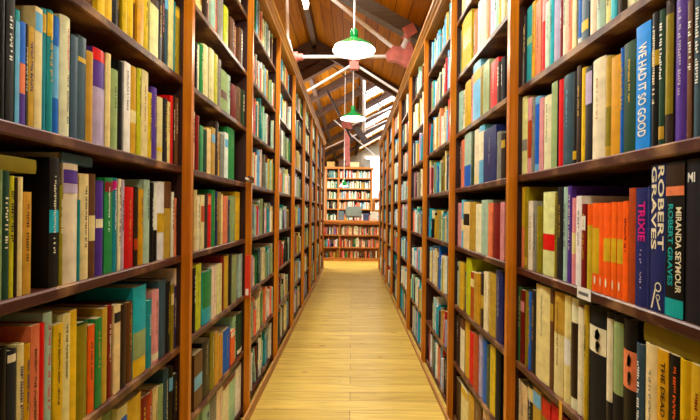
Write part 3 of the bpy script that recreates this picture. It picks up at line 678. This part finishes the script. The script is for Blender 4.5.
BK = {}
DEEP = {}
for i, d in enumerate(ind):
    rr = random.Random(1000 + i)
    t, H = d['yb'] - d['ya'], d['H']
    hard = rr.random() < .6
    if 'O' in d['ex'] or d['col'] == 'orange' or any(e[:2] in ('W ', 'H ') for e in d['ex']): hard = False
    D = max(.11, min(.2, H * rr.uniform(.62, .74)))
    for e in d['ex']:
        if e.startswith('N '): d['label'] = e[2:]
    d['ex'] = [e for e in d['ex'] if not e.startswith('N ')]
    setb = .010 + rr.uniform(-.0015, .0015) + (.0 if d['near'] else rr.uniform(-.003, .006))
    sg = 1 if d['side'] == 'L' else -1
    z = shelves(d['side'])[d['s']]
    root = empty('book', (-sg * (wall(d['side']) + SETB + setb), (d['ya'] + d['yb']) / 2, z + .0003), 0 if sg > 0 else PI)
    tag(root, d['label'], 'book', 'books on the aisle shelves')
    if d.get('lean'): root.rotation_euler.x = sg * d['lean']; root.location.z += t / 2 * math.sin(d['lean'])
    m, wl = cover_mb(t, H, D, hard)
    c = m.build('cover', M['cloth'] if hard and rr.random() < .45 else M['cover'], root, True); j = [v * rr.uniform(.9, 1.08) for v in PALIN[d['col']]]; c.color = (*j, 1)
    ins = .003 if hard else .0003
    b = bulge(t, hard)
    MB().box((-D + (.004 if hard else .0004), -t / 2 + wl + .0001, ins), (-b - wl * 1.2 - .001, t / 2 - wl - .0001, H - ins)).build('page_block', M['pages'], root)
    for nm, col, mb in decorate(d, t, H, hard, rr):
        if not mb.f: continue
        o = mb.build(nm, M['cover'], c); o.color = (*PALIN[col], 1)
        if nm == 'spine_panel': o['label'] = '%s band on the spine' % col

# the remaining books, too many to count
mb = MB()
PAGE = lin((206, 188, 146))
def mass_book(mb, T_, t, H, D, col, deco, rr):
    b = .1 * t
    o = [(-D, -t / 2), (-b, -t / 2), (0, -t * .22), (0, t * .22), (-b, t / 2), (-D, t / 2)]
    n = 6
    V = [T_(x, y, 0) for x, y in o] + [T_(x, y, H) for x, y in o]
    mb.add(V, [(k, (k + 1) % n, n + (k + 1) % n, n + k) for k in range(n)], col)
    mb.face([T_(x, y, H) for x, y in o], col)
    w = t / 2 - min(.0025, .15 * t)
    mb.face([T_(x, y, H + .0004) for x, y in ((-D, -w), (-b - .004, -w), (-b - .004, w), (-D, w))], PAGE)
    if deco:
        k = rr.random()
        def pp(y0, y1, z0, z1, c): mb.face([T_(.0006, y0 * t, z0 * H), T_(.0006, y1 * t, z0 * H), T_(.0006, y1 * t, z1 * H), T_(.0006, y0 * t, z1 * H)], c)
        if k < .2: a = rr.choice([.7, .8, .06, .4]); pp(-.3, .3, a, a + rr.uniform(.08, .18), PALIN[rr.choice(['cream', 'gold', 'ivory', 'black', 'maroon', 'blue', 'white'])])
        if k > .2:
            cc = PALIN[contrast(deco, rr)]; zz = .88
            while zz > .45:
                h = rr.uniform(.03, .1); pp(-.12, .12, zz - h, zz, cc); zz -= h + .025
for i, d in enumerate(rest):
    rr = random.Random(5000 + i)
    if d['bay'] == 0 and d['area'] == 0 and d['near']: pass
    t, H = d['yb'] - d['ya'], d['H']; D = min(.19, H * .7)
    sg = 1 if d['side'] == 'L' else -1
    X = -sg * (wall(d['side']) + SETB + .012 + rr.uniform(-.008, .014)); Yc = (d['ya'] + d['yb']) / 2; Z = shelves(d['side'])[d['s']]
    ca, sa = math.cos(d.get('lean', 0)), math.sin(d.get('lean', 0))
    def T_(x, y, z):             # a leaning book turns about its lower edge
        yy = sg * y + t / 2
        return (X + sg * x, Yc - t / 2 + yy * ca - z * sa, Z + yy * sa + z * ca)
    col = tuple(v * rr.uniform(.85, 1.1) for v in PALIN[d['col']])
    mass_book(mb, T_, t, H, D, col, d['col'] if d['bay'] < 5 else None, rr)

# ------------------------------------------------------------------ the end of the aisle: counter shelves in front, wall shelves behind
YC, YW = 9.96, 11.45
FARE = 'white white ivory cream mint teal green sky-blue blue red pink salmon black grey tan yellow'.split()
def fill_row(mb, x0, x1, yf, z, hmax, rr, cols, density=1.0):      # spines face the camera (-y)
    x = x0
    while True:
        t = rr.uniform(.014, .036)
        if x + t > x1: break
        if rr.random() < density:
            H = rr.uniform(.6, .93) * hmax; yj = yf + rr.uniform(0, .015)
            cn = rr.choice(cols)
            xc = x + t / 2
            mass_book(mb, (lambda a, b_, c_, xc=xc, yj=yj: (xc + b_, yj - a, z + c_)), t, H, min(.18, H * .7), PALIN[cn], cn, rr)
        x += t + .0008
rr = random.Random(77)
cx0, cx1 = -.80, .86
ct = tag(empty('counter_bookcase', ((cx0 + cx1) / 2, YC, 0)), 'waist-high pine bookcase with a counter top closing the end of the aisle', 'bookcase')
CW = (cx1 - cx0) / 2; CH = 1.05
MB().box((-CW - .02, -.03, CH - .05), (CW + .02, .62, CH)).build('counter_top', M['pine'], ct)
MB().box((-CW, .28, 0), (CW, .3, CH - .05)).build('back_panel', M['pine'], ct)
DX = at(339.5, 240, YC).x - (cx0 + cx1) / 2
for x in (-CW, DX - .015, CW - .03): MB().box((x, 0, 0), (x + .03, .28, CH - .05)).build('post', M['pine'], ct)
czs = [.08, .36, .68]
for z in czs: MB().box((-CW + .03, .006, z - .03), (DX - .016, .279, z)).box((DX + .016, .006, z - .03), (CW - .031, .279, z)).build('shelf', M['pine'], ct)
MB().box((-CW + .03, .002, CH - .1), (CW - .03, .02, CH - .051)).build('top_rail', M['pine'], ct)
MB().box((-CW, -.004, 0), (CW, .0, .05)).build('plinth', M['pine'], ct)
ox = (cx0 + cx1) / 2
for z, den, hm in ((.08, .55, .2), (.36, .95, .26), (.68, .97, .26)):
    fill_row(mb, ox - CW + .04, ox + DX - .02, YC + .02, z, hm, rr, FARE, den)
    fill_row(mb, ox + DX + .02, ox + CW - .04, YC + .02, z, hm, rr, ['white', 'ivory', 'ivory', 'cream', 'pink', 'red', 'grey', 'charcoal', 'salmon', 'green'], den)
# wall bookcase behind
wl_, wr_ = at(325, 200, YW).x, at(372.5, 200, YW).x
wt_ = at(350, 167, YW).z
wb = tag(empty('wall_bookcase', ((wl_ + wr_) / 2, YW, 0)), 'pine bookcase full of pale books against the back wall, behind the counter', 'bookcase')
WW = (wr_ - wl_) / 2
DX2 = at(338.3, 190, YW).x - (wl_ + wr_) / 2
for x in (-WW, DX2 - .02, WW - .05): MB().box((x, 0, 0), (x + .05, .3, wt_ - .06)).build('post', M['pine'], wb)
MB().box((-WW, .3, 0), (WW, .32, wt_)).build('back_panel', M['dark'], wb)
MB().box((-WW - .03, -.03, wt_ - .06), (WW + .03, .3, wt_)).build('cornice', M['pine'], wb)
wzs = [at(350, y, YW).z for y in (232, 221, 208.8, 198.8, 188.3, 178)]
for z in wzs: MB().box((-WW + .05, .004, z - .03), (DX2 - .021, .299, z)).box((DX2 + .031, .004, z - .03), (WW - .051, .299, z)).build('shelf', M['pine'], wb)
ox2 = (wl_ + wr_) / 2
for z in wzs[1:]:
    fill_row(mb, ox2 - WW + .055, ox2 + DX2 - .025, YW + .02, z, .25, rr, ['teal', 'green', 'mint', 'white', 'ivory', 'grey', 'brown', 'charcoal'], .92)
    fill_row(mb, ox2 + DX2 + .035, ox2 + WW - .055, YW + .02, z, .25, rr, ['white', 'white', 'ivory', 'mint', 'sky-blue', 'salmon', 'red', 'black', 'grey', 'tan'], .95)
# right of it: a second, paler set of wall shelves under the bright window
sx0, sx1 = wr_ + .06, 1.6
sb = tag(empty('wall_bookcase', ((sx0 + sx1) / 2, YW, 0)), 'narrow strip of pine wall shelves seen under the bright window', 'bookcase')
SW = (sx1 - sx0) / 2
for z in [.3, .65, 1.0, 1.35, 1.68]: MB().box((-SW, 0, z - .03), (SW, .26, z)).build('shelf', M['pine'], sb)
MB().box((-SW, .26, 0), (SW, .28, 1.69)).build('back_panel', M['pine'], sb)
for x in (-SW - .02, SW): MB().box((x, 0, 0), (x + .02, .28, 1.69)).build('side_panel', M['pine'], sb)
for z in (1.0, 1.35, 1.68): fill_row(mb, (sx0 + sx1) / 2 - SW + .01, (sx0 + sx1) / 2 + SW - .01, YW + .02, z, .27, rr, ['white', 'ivory', 'white', 'pink', 'sky-blue', 'yellow'], .8)
wn = struct('window_1', MB().box((.4, 11.86, 1.72), (1.9, 11.88, 2.98)), M['win'])
f = MB()
for x in (.4, 1.4, 1.9): f.box((x - .025, 11.83, 1.68), (x + .025, 11.87, 3.0))
f.box((.4, 11.83, 1.68), (1.9, 11.87, 1.72)); f.build('window_frame', M['white_paint'], wn)

tag(mb.build('books', M['mixed']), 'all the smaller books filling the shelves farther down the aisle', 'books', kind='stuff')

# things on the counter
def screen(x, w, h, y, label, m):
    t = tag(empty('monitor', (x, y, CH)), label, 'monitor')
    MB().box((-w / 2, -.02, .07), (w / 2, .02, .07 + h)).build('casing', m, t)
    MB().box((-w / 2 + .03, -.05, .12), (w / 2 - .03, -.02, .02 + h)).build('rear_shell', m, t)
    MB().tube((0, 0, .01), (0, 0, .1), .025).build('stand', M['black_metal'], t, True)
    MB().lathe([(.0, 0), (.11, 0), (.1, .012), (.0, .014)], n=20).build('base', M['black_metal'], t, True)
screen(at(353.5, 214, YC + .3).x, .44, .3, YC + .3, 'grey-green back of a computer monitor standing on the counter', M['screen'])
def carton(x, w, h, dpt, y, label, m, z=CH):
    t = tag(empty('box', (x, y, z)), label, 'box')
    MB().box((-w / 2, -dpt / 2, 0), (w / 2, dpt / 2, h)).build('body', m, t)
    MB().box((-w / 2 - .006, -dpt / 2 - .006, h - .05), (w / 2 + .006, dpt / 2 + .006, h + .006)).build('lid', m, t)
carton(at(341, 214, YC + .25).x, .15, .24, .2, YC + .25, 'slate blue box on the counter, beside the grey-green monitor', plain('slate_card', (92, 116, 130), .6))
carton(at(366, 216, YC + .2).x, .15, .18, .2, YC + .2, 'dark blue box on the counter, beside the white paper pile', plain('blue_card', (52, 70, 108), .6))
t = tag(empty('paper_pile', (at(374, 218, YC + .2).x, YC + .2, CH)), 'pile of white papers at the end of the counter', 'papers', kind='stuff')
pm = MB(); rp = random.Random(3)
for k in range(8):
    dx, dy = rp.uniform(-.015, .015), rp.uniform(-.02, .02); pm.box((-.1 + dx, -.14 + dy, k * .03), (.1 + dx, .14 + dy, k * .03 + .027))
pm.build('sheets', M['paper_label'], t)
# on top of the wall bookcase
rp = random.Random(9)
xx = at(327, 160, YW).x
for k, (w, h, cn, lab) in enumerate(((.22, .15, 'tan', 'cardboard box on top of the wall bookcase, by the aisle side'), (.2, .22, 'brown', 'brown box on top of the wall bookcase, second from the aisle side'), (.26, .14, 'cream', 'pale box on top of the wall bookcase, under the pink bracket'), (.2, .24, 'grey', 'grey box on top of the wall bookcase, by the bright window'))):
    carton(xx + w / 2, w, h, .24, YW + .15, lab, plain('card_' + cn, PAL[cn], .7), z=wt_); xx += w + .14

# ------------------------------------------------------------------ small fittings
# shelf-edge label under the orange paperbacks
def rbx(x, y): return x
sgn = -1
yl0, yl1 = F * (WR + SETB) / (592 - 352), F * (WR + SETB) / (578.5 - 352)
t = tag(empty('shelf_label', (WR + SETB - .0015, (yl0 + yl1) / 2, SR[3] - .029), PI), 'small white card label on the shelf edge below the orange paperbacks', 'label')
hw = (yl1 - yl0) / 2
MB().box((-.0012, -hw, 0), (.0, hw, .032)).build('card', M['paper_label'], t)
m_ = MB(); rq = random.Random(4); y = -hw * .75
while y < hw * .7:
    m_.box((.0, y, .011), (.0004, y + .003, .02)); y += .0045
m_.build('lettering', M['ink'], t)
# amber tag hanging from the lower shelf edge
yt_ = F * (WR + SETB) / (563 - 352)
t = tag(empty('tag', (WR + SETB - .0012, yt_, SR[2] - .075), PI), 'amber card tag hanging from the shelf edge above the red books', 'tag')
MB().box((-.001, -.008, 0), (0, .008, .075)).build('card', M['amber'], t)
# red strip on the second post
yp = Y0 + BAY * 2
zt, zb_ = at(250, 255, yp).z, at(248, 296, yp).z
t = tag(empty('strip_sign', (-WL + .0015, yp - POST - .0135, zb_), 0), 'orange-red strip sign fixed to the second post facing down the aisle', 'sign')
MB().box((-.031, 0, 0), (-.001, .013, zt - zb_)).build('panel', M['red_card'], t)
MB().box((-.027, -.001, .01), (-.008, .0, .05)).build('sticker', M['paper_label'], t)
# black wire label holder on the same post
zc = at(250, 180, yp).z
t = tag(empty('label_holder', (-WL + .002, yp - .06, zc)), 'black wire label holder crossing the second post', 'holder')
m_ = MB()
for a, b2 in (((0, -.1, -.013), (0, .08, -.013)), ((0, -.02, .013), (0, .08, .013)), ((0, .08, -.013), (0, .08, .013))): m_.tube(a, b2, .0055, 8)
m_.build('frame', M['black_metal'], t, True)
MB().box((-.0012, -.095, -.01), (.0002, -.02, .005)).build('card', M['paper_label'], t)
# flat books lying across the tops of others
def flat_book(side, y0, y1, z, th, D, col, label):
    sg = 1 if side == 'L' else -1
    root = empty('book', (-sg * (wall(side) + SETB + .016), (y0 + y1) / 2, z), 0 if sg > 0 else PI)
    tag(root, label, 'book', 'books on the aisle shelves')
    m, wl = cover_mb(th, y1 - y0, D, False)
    rot = Matrix.Rotation(-PI / 2, 4, 'X')
    for mbx, nm, mt in ((m, 'cover', M['cloth']), (MB().box((-D + .004, -th / 2 + wl, .003), (-.012, th / 2 - wl, y1 - y0 - .003)), 'page_block', M['pages'])):
        mbx.v = [tuple(rot @ Vector((a, b_, c_ - (y1 - y0) / 2)) + Vector((0, 0, th / 2))) for a, b_, c_ in mbx.v]
        o = mbx.build(nm, mt, root, True)
        if nm == 'cover': o.color = (*PALIN[col], 1)
def topz(side, s, y0, y1): return shelves(side)[s] + max([d['H'] for d in rows[side, 0, s] if d['yb'] > y0 and d['ya'] < y1] or [.2]) + .0015
pr = WR + SETB + .016
y0, y1 = .66, F * pr / (645 - 352)
flat_book('R', y0, y1, topz('R', 2, y0, y1), .042, .16, 'olive', 'thick grey-green book lying flat on top of the yellow books')

pl_ = WL + SETB + .016
for xa, xb, th, D_, col, lab in ((0, 36, .03, .15, 'olive', 'olive book lying flat on the dark green ones, near the picture edge'), (61, 92, .024, .16, 'slate', 'dark slate book lying flat on top of the wide cream hardback')):
    y0, y1 = F * pl_ / (352 - xa), F * pl_ / (352 - xb)
    zt_ = topz('L', 3, y0, y1); th = min(th, 1.438 - zt_)
    if th > .01: flat_book('L', y0, y1, zt_, th, D_, col, lab)
# ------------------------------------------------------------------ light from outside, camera, view
w = bpy.data.worlds.new('World'); bpy.context.scene.world = w; w.use_nodes = True
bg = w.node_tree.nodes['Background']; bg.inputs[0].default_value = (*lin((244, 248, 255)), 1); bg.inputs[1].default_value = 9

cam = bpy.data.cameras.new('Camera'); co = bpy.data.objects.new('Camera', cam); C.objects.link(co)
co.location = (0, 0, EYE); co.rotation_euler = (PI / 2, -ROLL, 0)
cam.sensor_width = 36; cam.lens = F / 700 * 36; cam.shift_x = -2 / 700; cam.shift_y = 1 / 700; cam.clip_start = .02
sc = bpy.context.scene; sc.camera = co
sc.view_settings.view_transform = 'Standard'; sc.view_settings.look = 'None'; sc.view_settings.gamma = 1; sc.view_settings.use_curve_mapping = False
sc.view_settings.exposure = -0.1
